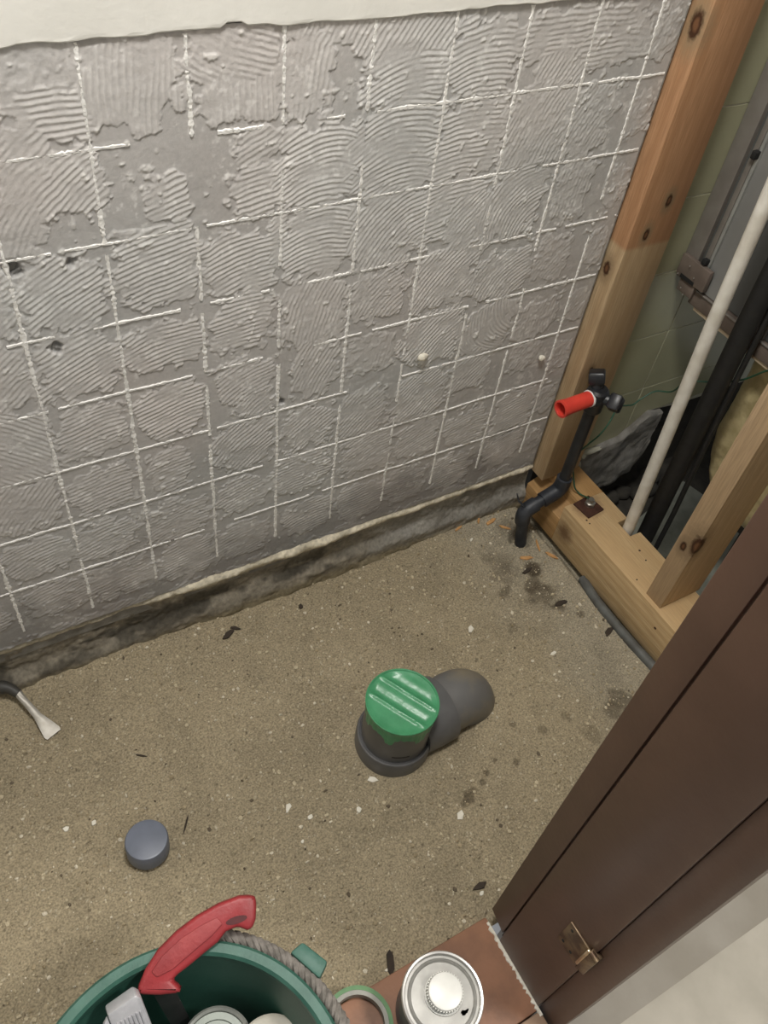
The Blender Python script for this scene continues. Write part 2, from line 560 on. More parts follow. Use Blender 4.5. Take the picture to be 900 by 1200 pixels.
def adhesive(u, v, i, j):
    """height in metres and albedo for wall coordinates in tile pitches"""
    wx = fbm(u * 3, v * 3, 3, 3) - .5
    wy = fbm(u * 3 + 40, v * 3, 3, 5) - .5
    edge = (fbm(u * 9, v * 9, 4, 9) - .5)
    h = np.zeros_like(u)
    cov = np.zeros_like(u)
    rid = np.zeros_like(u)
    for di in (-1, 0, 1):
        for dj in (-1, 0, 1):
            for (du, dv, ru, rv, ang, cu, st) in cell_strokes(i + di, j + dj):
                a, b = u - (i + di + du), v - (j + dj + dv)
                d = (np.abs(a / ru) ** 3 + np.abs(b / rv) ** 3) ** (1 / 3)
                m = sst(1.04, .98, d + edge * .95)
                if m.max() <= 0: continue
                t = math.radians(ang)
                # ridges run along (cos t, -sin t) in (u, v down); dist is measured across them
                al = a * math.cos(t) - b * math.sin(t)
                ac = a * math.sin(t) + b * math.cos(t)
                ac = ac - cu * al * al + wx * .06
                ph = 2 * math.pi * ac / .0615
                wv = .5 + .5 * np.cos(ph)
                fade = sst(.28, .58, fbm(u * 5 + 7 * i, v * 5 + j * 3, 3, 21)) * .85 + .15
                amp = st * fade
                rnew = wv * amp
                rid = rid * (1 - m) + rnew * m
                cov = np.maximum(cov * (1 - m * .0), m * (.55 + .45 * st))
    lump = sst(.70, .82, fbm(u * 11, v * 11, 3, 33)) * sst(.45, .6, fbm(u * 1.7, v * 1.7, 2, 35))
    smear = fbm(u * 6 + wx * 3, v * 6 + wy * 3, 4, 41)
    h = cov * .0007 + rid * .00085 + lump * .0012 + (smear - .5) * .0008
    # torn lips along the borders of the patches
    lipn = cov * (1 - cov) * 4
    h = h + lipn * .0007 * sst(.4, .7, fbm(u * 14, v * 14, 2, 51))
    sub = np.array((.44, .428, .415))
    adh = np.array((.51, .495, .48))
    pk = np.array((.64, .625, .605))
    c = sub * (1 - cov[..., None]) + adh * cov[..., None]
    c = c + (pk - adh) * (np.clip(rid, 0, 1) ** 3)[..., None] * .8
    c = c + (np.array((.66, .65, .62)) - c) * (lump * .6)[..., None]
    scuff = sst(.52, .68, fbm(u * 4.3, v * 4.3, 5, 61)) * sst(.5, .75, fbm(u * 22, v * 22, 3, 63))
    c = c + (np.array((.70, .69, .67)) - c) * (scuff * .7)[..., None]
    tone = .90 + .22 * fbm(u * .9, v * .9, 3, 71)
    pinkish = (fbm(u * .8 + 5, v * .8, 2, 75) - .5)[..., None] * np.array((.05, -.01, -.03))
    c = c * tone[..., None] + pinkish * .6
    # ragged darker tone towards the bottom and a few broken pits
    low = sst(6.9, 8.2, v + (fbm(u * 2, v * 2, 3, 81) - .5) * 2)
    c = c * (1 - low * .35)[..., None]
    for pu, pv in PIT:
        d = np.hypot(u - pu, v - pv) + edge * .16
        m = sst(.095, .05, d)
        h = h - m * .004 + m * .006 * (fbm(u * 26, v * 26, 2, 91) - .5)
        c = c * (1 - m * .5)[..., None]
    return h, np.clip(c, .02, .9)


NC = 84
for i in range(int(UL), 9):
    for j in range(0, 9):
        u1 = min(i + 1, XR / T)
        v1 = min(j + 1, VB)
        n = NC if i >= -2 else 34
        nu, nv = max(4, int(n * (u1 - i))) + 1, max(4, int(n * (v1 - j))) + 1
        uu, vv = np.meshgrid(np.linspace(i, u1, nu), np.linspace(j, v1, nv))
        h, c = adhesive(uu, vv, i, j)
        P = np.stack([uu * T, -h, ZT - vv * T], -1)
        grid_obj('adhesive_patch', P, c, M['plaster'], wall, flip=True)
obj('mortar_backing', box(UL * T, XR, .006, .05, .09, ZT + .02), M['mortar_grey'], wall)
obj('wall_edge', box(XR - .002, XR + .0005, -.0005, .05, .12, ZT), M['mortar_grey'], wall)

# white grout ridges left between the removed tiles, broken here and there
GAPV = {0: [], 1: [(2.02, 2.1)], 2: [(1.02, 1.96), (2.95, 3.08), (4.02, 4.18), (5.1, 5.25)], 3: [(1.02, 1.5), (2.7, 3.15), (4.0, 4.15)], 4: [(1.0, 1.55), (3.0, 3.15), (5.0, 5.18)],
        5: [(4.6, 4.75), (5.5, 5.8)], 6: [(3.1, 4.1), (2.2, 2.4)], 7: [(3.3, 3.9)], 8: [(2.7, 3.0)]}
GAPH = {1: [(1.4, 2.25), (2.85, 3.5), (3.75, 4.1)], 2: [(1.95, 2.1), (6.3, 6.7)], 3: [(1.75, 2.1), (2.88, 3.35), (4.0, 4.1), (5.35, 5.75), (7.3, 7.45)],
        4: [(1.85, 2.15), (2.8, 3.5), (6.0, 6.3)], 5: [(2.0, 2.1), (4.1, 5.0)], 6: [(2.8, 3.0)], 7: [(1.85, 2.3), (3.6, 3.8)], 8: [(-4, 9)]}


def ridge(along, fixed, s0, s1, seed, gaps):
    s = np.arange(s0, s1, .028)
    r = random.Random(seed)
    V, F = [], []
    prev = False
    for k, a in enumerate(s):
        br = any(g0 <= a <= g1 for g0, g1 in gaps) or fbm(np.array([a * 2.3]), np.array([seed * 3.7]), 3, 5)[0] < .24
        if along == 'v':
            if fixed * T > XR: br = True
        else:
            if a * T > XR - .004: br = True
        if br:
            prev = False
            continue
        wob = (fbm(np.array([a * 3.0]), np.array([seed * 1.3]), 2, 8)[0] - .5) * .02
        wd = ((.0015 if along == 'v' else .0010) + .0022 * fbm(np.array([a * 9.0]), np.array([seed * 2.1]), 2, 12)[0]) / T * r.uniform(.6, 1.4)
        ht = .0009 + .0009 * r.random()
        b = len(V)
        for off, hh in ((-wd * 1.25, -.001), (-wd * .6, ht), (wd * .6, ht * r.uniform(.75, 1)), (wd * 1.25, -.001)):
            f = fixed + wob + off
            if along == 'v':
                V.append((f * T, -hh, ZT - a * T))
            else:
                V.append((a * T, -hh, ZT - f * T))
        if prev:
            for q in range(3):
                F.append((b - 4 + q, b - 3 + q, b + 1 + q, b + q))
        prev = True
    return V, F


for i in range(-3, 9):
    g = ridge('v', i, .05, VB - .45 if i > 0 else VB - .25, i + 50, GAPV.get(i, []))
    if g[1]: obj('grout_line', g, M['grout'], wall)
for j in range(1, 8):
    g = ridge('h', j, UL, 8.44, j + 90, GAPH.get(j, []))
    if g[1]: obj('grout_line', g, M['grout'], wall)

# white board above the tiled field, with its uneven torn lower edge
xs = np.linspace(UL * T, XR, 180)
lo = ZT - .003 + (fbm(xs * 30, xs * 0, 4, 7) - .5) * .004 - .002 * sst(.6, .7, fbm(xs * 9, xs * 0 + 3, 2, 9))
lo = np.where((xs > .26) & (xs < .285), ZT + .002, lo)
prof = [(0.0, .0008), (-.0030, .0), (-.0036, .0012), (-.0036, .004), (-.0036, 1.33)]
P = np.zeros((len(prof), len(xs), 3))
for k, (y, dz) in enumerate(prof):
    P[k, :, 0] = xs
    P[k, :, 1] = y - (.0006 * fbm(xs * 60, xs * 0 + k, 2, 3) if k else 0)
    P[k, :, 2] = lo + dz
o = grid_obj('white_board', P, None, M['white_panel'], wall)
o['label'] = 'white board above the adhesive field'
o.data.polygons.foreach_set('use_smooth', [False] * len(o.data.polygons))
# two small crumbs stuck on the wall
for (x, z) in ((.594, .52), (.86, .405)):
    pass

# ------------------------------------------------------------------ concrete footing below the wall (baseboard_back)
nx, nz = 620, 60
xx, zz = np.meshgrid(np.linspace(UL * T, .932, nx), np.linspace(-.02, .134, nz))
n1 = fbm(xx * 48, zz * 55, 5, 13) - .5
n2 = fbm(xx * 7, zz * 14, 4, 17) - .5
lipz = .1185 + .006 * (fbm(xx * 6, xx * 0, 3, 19) - .5)
big = .35 + 1.25 * sst(.05, .22, xx) * (1 - .6 * sst(.40, .60, xx))
lip = np.exp(-((zz - lipz) / (.0045 + .0068 * big)) ** 2) * (.3 + .7 * big) * (.6 + 1.0 * fbm(xx * 30, zz * 20, 3, 23))
ledge = sst(.062, .03, zz + n2 * .04)
yy = .006 - lip * .008 - ledge * .013 + n1 * .009 + n2 * .012
c = np.ones((nz, nx, 3)) * np.array((.235, .21, .165))
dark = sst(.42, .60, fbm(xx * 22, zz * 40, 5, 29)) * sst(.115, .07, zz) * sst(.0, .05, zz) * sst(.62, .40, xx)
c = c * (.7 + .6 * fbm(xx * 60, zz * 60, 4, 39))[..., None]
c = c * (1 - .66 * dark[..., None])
cem = sst(.45, .62, xx + n2 * .15)[..., None]
c = c * (1 - cem) + np.array((.25, .24, .215)) * cem * (.8 + .5 * fbm(xx * 18, zz * 18, 4, 31))[..., None]
lipc = np.clip(lip * 1.25, 0, 1)[..., None]
c = c * (1 - lipc) + np.array((.64, .585, .46)) * (.75 + .5 * fbm(xx * 40, zz * 40, 4, 37))[..., None] * lipc
bot = sst(.03, .005, zz + n2 * .03)[..., None]
c = c * (1 - bot) + np.array((.24, .205, .135)) * bot
P = np.stack([xx, yy, zz], -1)
bb = grid_obj('baseboard_back', P, c, M['concrete_base'], loc=(0, 0, 0))
tag(bb, 'rough concrete footing with pale mortar lip below the scored wall', 'footing', kind='structure')

# ------------------------------------------------------------------ bare floor of the room
nx, ny = 560, 300
xx, yy = np.meshgrid(np.linspace(-.44, .985, nx), np.linspace(-.705, .035, ny))
n1 = fbm(xx * 12, yy * 12, 5, 101) - .5
n2 = fbm(xx * 60, yy * 60, 4, 103) - .5
z = n1 * .009 + n2 * .0045
bank = np.exp(-np.clip(.015 - yy, 0, 1) / .035) * (.028 * sst(.32, -.05, xx) + .006)
z = z + bank * (.7 + .6 * fbm(xx * 20, yy * 20, 3, 107))
z = z - .022 * sst(.912, .938, xx + n2 * .012)             # trench along the sill
hole = np.hypot(xx - .874, yy + .083)
z = z - .02 * sst(.03, .012, hole)
c = np.ones((ny, nx, 3)) * np.array((.30, .252, .168))
t = fbm(xx * 5, yy * 5, 4, 111)
c = c * (.86 + .28 * t)[..., None]
spk = vnoise(xx * 420, yy * 420, 121)
c = c + (np.array((.52, .47, .36)) - c) * (sst(.90, .97, spk) * .8)[..., None]
spd = vnoise(xx * 330 + 90, yy * 330, 125)
c = c + (np.array((.08, .06, .04)) - c) * (sst(.90, .97, spd) * .8)[..., None]
grey = sst(.62, .85, xx + (fbm(xx * 6, yy * 6, 3, 131) - .5) * .3)[..., None]
c = c * (1 - grey * .6) + (np.array((.30, .275, .215)) * (.75 + .5 * t)[..., None]) * grey * .6
# damp marks
ST = [(.83, -.232, .042, .9), (.842, -.266, .028, 1.2), (.832, -.20, .03, .9), (.758, -.191, .024, .9), (.79, -.15, .04, .55), (.845, -.165, .026, 1.3), (.817, -.486, .032, .85), (.79, -.50, .02, .8),
      (.454, -.519, .013, 1), (.47, -.512, .012, .9), (.44, -.524, .008, .8), (.533, -.482, .007, 1), (.565, -.503, .007, .9), (.506, -.494, .006, 1), (.49, -.505, .007, 1),
      (.722, -.266, .013, .5), (.644, -.473, .01, .7), (.70, -.47, .012, .6), (.87, -.30, .012, .9), (.80, -.12, .04, .5), (.86, -.05, .03, .5), (.72, -.52, .018, .5), (.60, -.44, .008, .8)]
for (sx, sy, r, k) in ST:
    d = np.hypot((xx - sx), (yy - sy)) + (fbm(xx * 40, yy * 40, 3, 141) - .5) * r * 1.3
    kk = np.clip(.62 * k * sst(r, r * .5, d), 0, .85)[..., None]
    c = c * (1 - kk) + np.array((.052, .037, .022)) * kk
dirt = sst(.52, .7, fbm(xx * 18, yy * 18, 4, 151))
c = c * (1 - .10 * dirt)[..., None]
P = np.stack([xx, yy, z], -1)
fl = grid_obj('floor', P, np.clip(c, .01, .9), M['dirt'], loc=(0, 0, 0))
tag(fl, 'bare sandy concrete floor of the stripped room', 'floor', kind='structure')


def fheight(x, y):
    i = int(round((x + .44) / 1.425 * (nx - 1)))
    j = int(round((y + .705) / .74 * (ny - 1)))
    return float(z[min(max(j, 0), ny - 1), min(max(i, 0), nx - 1)])


# loose grit, too fine to count
ico = bmesh.new()
bmesh.ops.create_icosphere(ico, subdivisions=1, radius=1)
iv = np.array([v.co[:] for v in ico.verts])
fi = np.array([[v.index for v in f.verts] for f in ico.faces])
ico.free()
N = 9500
gx = rng.uniform(-.42, .92, N)
gy = rng.uniform(-.69, .0, N)
gr = .0007 + rng.random(N) ** 4 * .0028
keep = (np.hypot(gx - .388, gy + .372) > .075)
gx, gy, gr = gx[keep], gy[keep], gr[keep]
N = len(gx)
V = np.zeros((N, 12, 3))
Cc = np.zeros((N, 12, 3))
pal = np.array([(.50, .43, .30), (.64, .58, .46), (.34, .28, .18), (.12, .095, .065), (.42, .36, .25)])
pick = rng.choice(5, N, p=[.34, .17, .24, .06, .19])
for k in range(N):
    s = gr[k] * rng.uniform(.6, 1.4, 3)
    V[k] = iv * s * (1 + rng.uniform(-.25, .25, (12, 1))) + (gx[k], gy[k], fheight(gx[k], gy[k]) + gr[k] * .25)
    Cc[k] = pal[pick[k]]
F = (fi[None] + (np.arange(N) * 12)[:, None, None]).reshape(-1, 3)
me = bpy.data.meshes.new('grit')
me.from_pydata(V.reshape(-1, 3).tolist(), [], F.tolist())
at = me.color_attributes.new('Col', 'FLOAT_COLOR', 'POINT')
c4 = np.ones((N * 12, 4), np.float32)
c4[:, :3] = Cc.reshape(-1, 3)
at.data.foreach_set('color', c4.reshape(-1))
g = link_mesh('grit', me, M['pebble'], fl)
g['kind'] = 'stuff'

# ------------------------------------------------------------------ rest of the shell
o = obj('wall_left', box(-.52, -.44, -.86, .05, -.02, 2.4), M['wall_paint'])
tag(o, 'plain pale wall left of the bare room', 'wall', kind='structure')
o = obj('wall_front', box(.40, 1.9, -.838, -.71, -.15, 2.4), M['wall_paint'])
tag(o, 'plain wall behind the brown door jamb', 'wall', kind='structure')
o = obj('ceiling', box(-.52, 1.9, -.86, .12, 2.4, 2.45), M['wall_paint'])
tag(o, 'plain pale ceiling over the room', 'ceiling', kind='structure')
# floors beyond
o = obj('floor', box(.985, 1.9, -.71, .12, -.20, -.125), M['dark_soil'])
tag(o, 'dark soil floor in the pit behind the timber sill', 'floor', kind='structure')
o = obj('floor', box(.36, 2.2, -1.9, -.903, -.10, .0), M['corridor'])
tag(o, 'pale concrete corridor floor at lower right', 'floor', kind='structure')
o = obj('floor', box(-.52, .36, -1.9, -.903, -.10, .0), M['corridor'])
tag(o, 'pale concrete corridor floor in front of the threshold', 'floor', kind='structure')
o = obj('trim_2', box(.366, 2.2, -.903, -.838, -.10, .002), M['corridor_shade'])  # wall shadow on the corridor floor, put into a greyer slab colour
tag(o, 'corridor floor strip coloured as wall shade along the foot of the door jamb', 'floor strip', kind='structure')
th = empty('trim_1', (0, -.76, 0), 'red-brown worn threshold under the paint can', 'threshold', kind='structure')
obj('threshold_board', box(-.44, .367, -.832, -.692, -.03, .021), M['threshold'], th, bevel=.003)
obj('threshold_board', box(-.44, .367, -.903, -.8335, -.03, .0205), M['threshold_edge'], th, bevel=.003)
# chipped white edge along the jamb foot
pts = []
r = random.Random(4)
V, F = [], []
for k in range(46):
    y = -.70 - .14 * k / 45
    wq = r.uniform(.002, .0065)
    V += [(.3665, y, .0215), (.3665 - wq, y, .0219 + r.uniform(0, .0012)), (.3665 - wq - .001, y, .0205)]
    if k:
        b = 3 * k
        F += [(b - 3, b, b + 1, b - 2), (b - 2, b + 1, b + 2, b - 1)]
o = obj('chipped_edge', (V, F), M['chip_white'], th)
o['label'] = 'chipped white edge along the jamb foot'

# ------------------------------------------------------------------ door jamb (door_1)
dj = empty('door_1', (.40, -.775, .0), 'brown painted door jamb with a worn brass latch keeper', 'door frame', kind='structure')
obj('casing', prism([(.3685, -.726), (.374, -.690), (.43, -.690), (.43, -.726)], (0, 0, .042), (1, 0, 0), (0, 1, 0), (0, 0, 2.3)), M['brown_paint'], dj, bevel=.0015)
obj('groove', box(.3735, .43, -.7295, -.7255, .022, 2.35), M['brown_paint'], dj)
obj('jamb', prism([(.366, -.828), (.366, -.7293), (.43, -.7293), (.43, -.828)], (0, 0, .021), (1, 0, 0), (0, 1, 0), (0, 0, 2.32)), M['brown_paint'], dj, bevel=.0015)
obj('rebate', prism([(.3705, -.866), (.3705, -.8284), (.43, -.8284), (.43, -.866)], (0, 0, .021 - .018), (1, 0, 0), (0, 1, 0), (0, 0, 2.34)), M['brown_paint'], dj, bevel=.001)
kp = obj('latch_keeper', box(.3635, .3665, -.821, -.785, .232, .296), M['brass'], dj, bevel=.001)
obj('keeper_lip', box(.3595, .3640, -.824, -.8195, .247, .302), M['brass_bright'], kp, bevel=.0012)
obj('keeper_knuckle', tube([(.3615, -.824, .303), (.3615, -.836, .303)], .0042, 10), M['brass'], kp, smooth=True)
obj('keeper_foot', prism([(.3665, -.8215), (.3605, -.824), (.364, -.836), (.3735, -.836)], (0, 0, .236), (1, 0, 0), (0, 1, 0), (0, 0, .068)), M['brass'], kp, bevel=.001)
for (y, zz_) in ((-.793, .243), (-.808, .243), (-.793, .285)):
    obj('screw', lathe([(.0022, 0), (.0022, .0008), (.001, .0012)], (.3636, y, zz_), (-1, 0, 0), 10), M['dark_slot'], kp)

# ------------------------------------------------------------------ timber frame
L = Vector((.985, .015, .107))
knt = [(.935, -.017, .993, .0105), (.935, -.010, .61, .007), (.995, -.035, .736, .006), (.971, -.035, .68, .006), (.96, -.035, .40, .004)]
M['post_wood'] = wood('post_cedar', (.62, .47, .295), (.49, .345, .20), 'Z', [(x - L.x, y - L.y, zq - L.z, r) for x, y, zq, r in knt], top=(.658 - L.z, (.86, .66, .58)))
o = obj('timber_post', box(.935, 1.034, -.035, .065, .107, 2.398), M['post_wood'], bevel=.0012, loc=L)
tag(o, 'tall square timber post with orange upper length beside the scored wall', 'timber')
L = Vector((.99, -.36, 0))
M['sill_wood'] = wood('sill_cedar', (.66, .50, .29), (.53, .365, .19), 'Y', [], ring=60,
                      spots=[(.982 - L.x, -.132 - L.y, .107, .026, (.16, .09, .05), .55), (.955 - L.x, -.165 - L.y, .107, .0022, (.03, .015, .008), .2),
                             (1.005 - L.x, -.275 - L.y, .107, .0022, (.03, .015, .008), .2), (1.02 - L.x, -.215 - L.y, .107, .002, (.05, .02, .01), .2),
                             (.935 - L.x, -.14 - L.y, .05, .02, (.20, .12, .06), .6), (.935 - L.x, -.42 - L.y, .07, .003, (.05, .02, .01), .2)])
sl = empty('timber_sill', L, 'horizontal pale timber sill on the floor under the two uprights', 'timber')
outl = [(.935, -.115), (1.04, -.115), (1.04, -.197), (1.013, -.197), (1.013, -.237), (1.04, -.237), (1.04, -.705), (.935, -.705)]
obj('beam', prism(outl, (0, 0, .0), (1, 0, 0), (0, 1, 0), (0, 0, .107)), M['sill_wood'], sl, bevel=.0012)
M['cut_wood'] = wood('damp_cut_wood', (.52, .32, .14), (.40, .235, .095), 'Y', [], ring=60)
o = obj('notched_end', join(prism([(.935, .0), (.935, .066), (.972, .084), (.972, .1066), (1.04, .1066), (1.04, .0)], (0, -.1148, 0), (1, 0, 0), (0, 0, 1), (0, .115, 0))), M['cut_wood'], sl, bevel=.001)
o['label'] = 'notched orange end of the sill below the post'
ap = obj('anchor_plate', prism([(-.023, -.023), (.023, -.023), (.023, .023), (-.023, .023)], (.981, -.138, .1068), (.99, .12, 0), (-.12, .99, 0), (0, 0, .0042)), M['rust'], sl, bevel=.001)
ap['label'] = 'square rusty anchor plate'
obj('bolt', join(tube([(.985, -.135, .11), (.985, -.135, .128)], .0062, 12)), M['zinc'], ap, smooth=True)
obj('nut', lathe([(.0115, .0), (.0115, .008), (.009, .0095)], (.985, -.135, .111), n=6), M['zinc'], ap, bevel=.0006)
for (x, y) in ((.955, -.175), (1.0, -.30), (.95, -.33)):
    obj('nail_hole', lathe([(.0018, 0), (.0018, .0004)], (x, y, .1069), n=8), M['dark_slot'], sl)
L = Vector((.997, -.383, .107))
knt = [(.946, -.402, .293, .0125), (.944, -.38, .27, .006)]
M['stud_wood'] = wood('stud_cedar', (.60, .44, .28), (.50, .355, .215), 'Z', [(x - L.x, y - L.y, zq - L.z, r) for x, y, zq, r in knt], ring=55)
o = obj('timber_stud', box(.944, 1.049, -.403, -.363, .1075, 2.398), M['stud_wood'], bevel=.0015, loc=L)
tag(o, 'thin upright timber stud with a knot standing on the sill near the jamb', 'timber')

# grey hose half hidden under the sill edge
o = obj('grey_hose', tube(spline([(.934, -.23, -.004), (.925, -.26, .001), (.9195, -.30, .003), (.9185, -.38, .003), (.9225, -.47, .003), (.928, -.60, .002), (.93, -.68, .001)], 6), .0105, 12), M['hose'], smooth=True)
tag(o, 'grey hose lying along the bottom edge of the timber sill', 'hose')

# ------------------------------------------------------------------ green tiled wall behind the frame
wf = empty('wall_far', (1.3, .03, 0), 'green tiled wall with broken lower edge behind the timber post', 'wall', kind='structure')
obj('mortar_bed', prism([(1.034, .10), (1.09, .105), (1.17, .118), (1.25, .172), (1.35, .16), (1.9, .16), (1.9, 2.4), (1.034, 2.4)], (0, .0002, 0), (1, 0, 0), (0, 0, 1), (0, .06, 0)), M['tile_mortar'], wf)
PX, PZ, G = .151, .151, .0028
zl = [.709 + k * .151 for k in range(-4, 8)]
for a in range(5):
    x0, x1 = 1.036 + a * PX, 1.036 + (a + 1) * PX
    for q, z0 in enumerate(zl):
        z1 = z0 + PZ
        if z1 < .15: continue
        A, B, C_, D = (x0 + G / 2, z0 + G / 2), (x1 - G / 2, z0 + G / 2), (x1 - G / 2, z1 - G / 2), (x0 + G / 2, z1 - G / 2)
        poly = [A, B, C_, D]
        if z0 < .2:                      # bottom course is broken off along a ragged line
            rr = random.Random(a + 3)
            k = 7
            def low(x): return np.interp(x, [1.03, 1.09, 1.17, 1.25, 1.35, 1.8], [.108, .112, .124, .178, .168, .17])
            bot = [(x0 + G / 2 + (PX - G) * s / k, float(low(x0 + PX * s / k)) + rr.uniform(-.004, .004)) for s in range(k + 1)]
            poly = bot + [C_, D]
            if z0 < .11 and a > 0 and z1 < .2: continue
        g_ = prism(poly, (0, -.001, 0), (1, 0, 0), (0, 0, 1), (0, .006, 0))
        obj('tile', g_, M['tile'], wf, bevel=.0005, seg=1)
# ragged mortar lumps along the left edge of the tiles
def lump(c, s, seed, sub=2):
    bm = bmesh.new()
    bmesh.ops.create_icosphere(bm, subdivisions=sub, radius=1)
    r = random.Random(seed)
    V = []
    off = r.uniform(0, 50)
    for v in bm.verts:
        k = .75 + .6 * fbm(np.array([v.co.x * 1.6 + off + v.co.z]), np.array([v.co.y * 1.6 + off]), 3, seed)[0]
        V.append((c[0] + v.co.x * s[0] * k, c[1] + v.co.y * s[1] * k, c[2] + v.co.z * s[2] * k))
    F = [tuple(v.index for v in f.verts) for f in bm.faces]
    bm.free()
    return V, F


lst = []
for k in range(16):
    lst.append(lump((1.039 + random.uniform(-.003, .004), -.003, .12 + k * .016), (.006, .004, random.uniform(.004, .009)), k, 1))
obj('mortar_crumbs', join(*lst), M['tile_mortar'], wf)
obj('mortar_chunk', join(lump((1.062, -.008, .108), (.018, .010, .008), 5), lump((1.05, -.012, .088), (.012, .012, .016), 8), lump((1.09, -.008, .112), (.03, .007, .005), 9)), M['tile_mortar'], wf, smooth=True)
# broken slab of grey mortar under the tiles
V, F = [], []
top_ = [(1.04, .10), (1.083, .108), (1.13, .118), (1.172, .122), (1.205, .15), (1.236, .176), (1.27, .165)]
nx_, nz_ = 40, 26
P = np.zeros((nz_, nx_, 3))
for a in range(nx_):
    x = 1.04 + .24 * a / (nx_ - 1)
    zt_ = float(np.interp(x, [p[0] for p in top_], [p[1] for p in top_]))
    zb_ = float(np.interp(x, [1.04, 1.10, 1.171, 1.224, 1.26, 1.28], [-.10, -.085, -.052, -.034, -.02, .06])) + .02 * (fbm(np.array([x * 60]), np.array([1.]), 3, 4)[0] - .5)
    for b in range(nz_):
        zq = zb_ + (zt_ - zb_) * b / (nz_ - 1)
        P[b, a] = (x, -.012 - .016 * (fbm(np.array([x * 30]), np.array([zq * 30]), 4, 6)[0] - .5) + (.03 if b == 0 else 0), zq)
P = np.concatenate([P[:1] + np.array((0, .05, -.002)), P, P[-1:] + np.array((0, .02, .002))], 0)
o = grid_obj('mortar_slab', P, None, M['mortar_grey'], wf)
o['label'] = 'broken grey mortar slab below the green tiles'
obj('footing', box(1.0, 1.9, .052, .11, -.20, .2), M['dark_soil'], wf)
o = obj('rubble', join(*[lump((1.10 + .035 * k + random.uniform(-.01, .01), .0 + random.uniform(-.03, .01), -.105 + random.uniform(-.02, .015)), (.025, .02, .016), 40 + k) for k in range(9)]), M['dark_soil'], wf, smooth=True)
o['kind'] = 'stuff'

# ------------------------------------------------------------------ window frame and sash (window_1)
wn = empty('window_1', (1.14, -.3, .515), 'grey aluminium window with brown bottom rail behind the white pipe', 'window', kind='structure')
obj('frame_stile', box(1.136, 1.20, -.034, -.002, .548, 2.0), M['alum_taupe'], wn, bevel=.001)
obj('frame_groove', box(1.146, 1.20, -.043, -.034, .548, 2.0), M['sash_dark'], wn)
obj('sash_edge', box(1.138, 1.20, -.053, -.043, .548, 2.0), M['alum_taupe'], wn, bevel=.0008)
obj('sash_highlight', box(1.1385, 1.20, -.0595, -.0535, .549, 2.0), M['alum_highlight'], wn, bevel=.0008)  # bright highlight on the sash edge, built as a pale strip
obj('sash_panel', box(1.143, 1.20, -.118, -.060, .549, 2.0), M['sash_grey'], wn)
obj('sash_panel', box(1.150, 1.20, -.153, -.1185, .549, 2.0), M['sash_dark'], wn)
obj('sash_panel', box(1.141, 1.20, -.215, -.1535, .549, 2.0), M['sash_grey'], wn)
obj('sash_panel', box(1.146, 1.20, -.70, -.2155, .549, 2.0), M['sash_dark'], wn)
rl = obj('bottom_rail', box(1.1385, 1.19, -.70, -.047, .517, .547), M['alum_brown'], wn, bevel=.0012)
obj('rail_edge', box(1.136, 1.140, -.70, -.05, .5455, .5485), M['alum_taupe'], rl, bevel=.0005)
br = obj('corner_bracket', box(1.126, 1.1365, -.076, -.006, .557, .598), M['alum_brown'], wn, bevel=.0012)
obj('bracket_slot', box(1.1252, 1.1268, -.052, -.018, .557, .564), M['dark_slot'], br)
obj('bracket_foot', box(1.130, 1.1365, -.055, -.018, .53, .5562), M['alum_brown'], wn, bevel=.001)
for (y, zq) in ((-.03, .586), (-.048, .572), (-.012, .560), (-.03, .541), (-.04, .533)):
    obj('screw', tube([(1.1255, y, zq), (1.121, y - .003, zq + .002)], .0011, 6), M['zinc'], br if zq > .55 else wn)
obj('latch_stub', box(1.128, 1.140, -.059, -.050, .795, .808), M['dark_slot'], wn, bevel=.001)
obj('latch_stub', box(1.128, 1.140, -.056, -.046, .600, .61), M['dark_slot'], wn, bevel=.001)
obj('batten', box(1.142, 1.19, -.70, -.062, .5085, .5165), M['lead_wood'], wn, bevel=.0008)

# gold insulation batt hanging under the window
def batt():
    n, m = 60, 40
    P = np.zeros((m, n, 3))
    for b in range(m):
        for a in range(n):
            s = a / (n - 1)
            y0 = -.175
            zq = .135 + (.50 - .135) * b / (m - 1)
            rnd = max(0, (.30 - zq) / .16)
            ys = y0 - .075 * rnd ** 2
            y = ys - (.72 + ys) * s
            e = min(1, s * 14)
            bul = .05 * math.sin(math.acos(1 - e)) if e < 1 else .05
            wz = min(1, b / 6.0)
            bul *= math.sqrt(1 - (1 - wz) ** 2) if wz < 1 else 1
            P[b, a] = (1.245 - bul - .010 * (fbm(np.array([y * 22]), np.array([zq * 30]), 4, 77)[0] - .5), y, zq)
    return P


ib = grid_obj('insulation_batt', batt(), None, M['insul'])
sol = ib.modifiers.new('thick', 'SOLIDIFY')
sol.thickness = .03
sol.offset = -1
tag(ib, 'gold film insulation batt sagging below the window rail', 'insulation')

# grey boards and offcuts lying in the pit
def slab_obj(cx, cy, cz, lx, ly, t, rz, tilt, label):
    Mx = Matrix.Translation((cx, cy, cz)) @ Matrix.Rotation(rz, 4, 'Z') @ Matrix.Rotation(tilt, 4, 'X')
    o = obj('grey_board', xform(box(-lx / 2, lx / 2, -ly / 2, ly / 2, 0, t), Mx), M['board_grey'], bevel=.001)
    return tag(o, label, 'board', 'grey boards in the pit')


slab_obj(1.33, -.13, -.124, .30, .115, .012, .25, 0, 'grey board lying deepest in the pit beside the black pipe')
slab_obj(1.315, -.245, -.106, .26, .10, .012, .42, .10, 'grey board propped in the pit left of the stud')
slab_obj(1.22, -.375, -.100, .17, .10, .012, .2, .14, 'grey board in the pit right of the stud by the jamb')
slab_obj(1.40, -.36, -.122, .14, .12, .012, .5, 0, 'small grey board below the gold insulation')

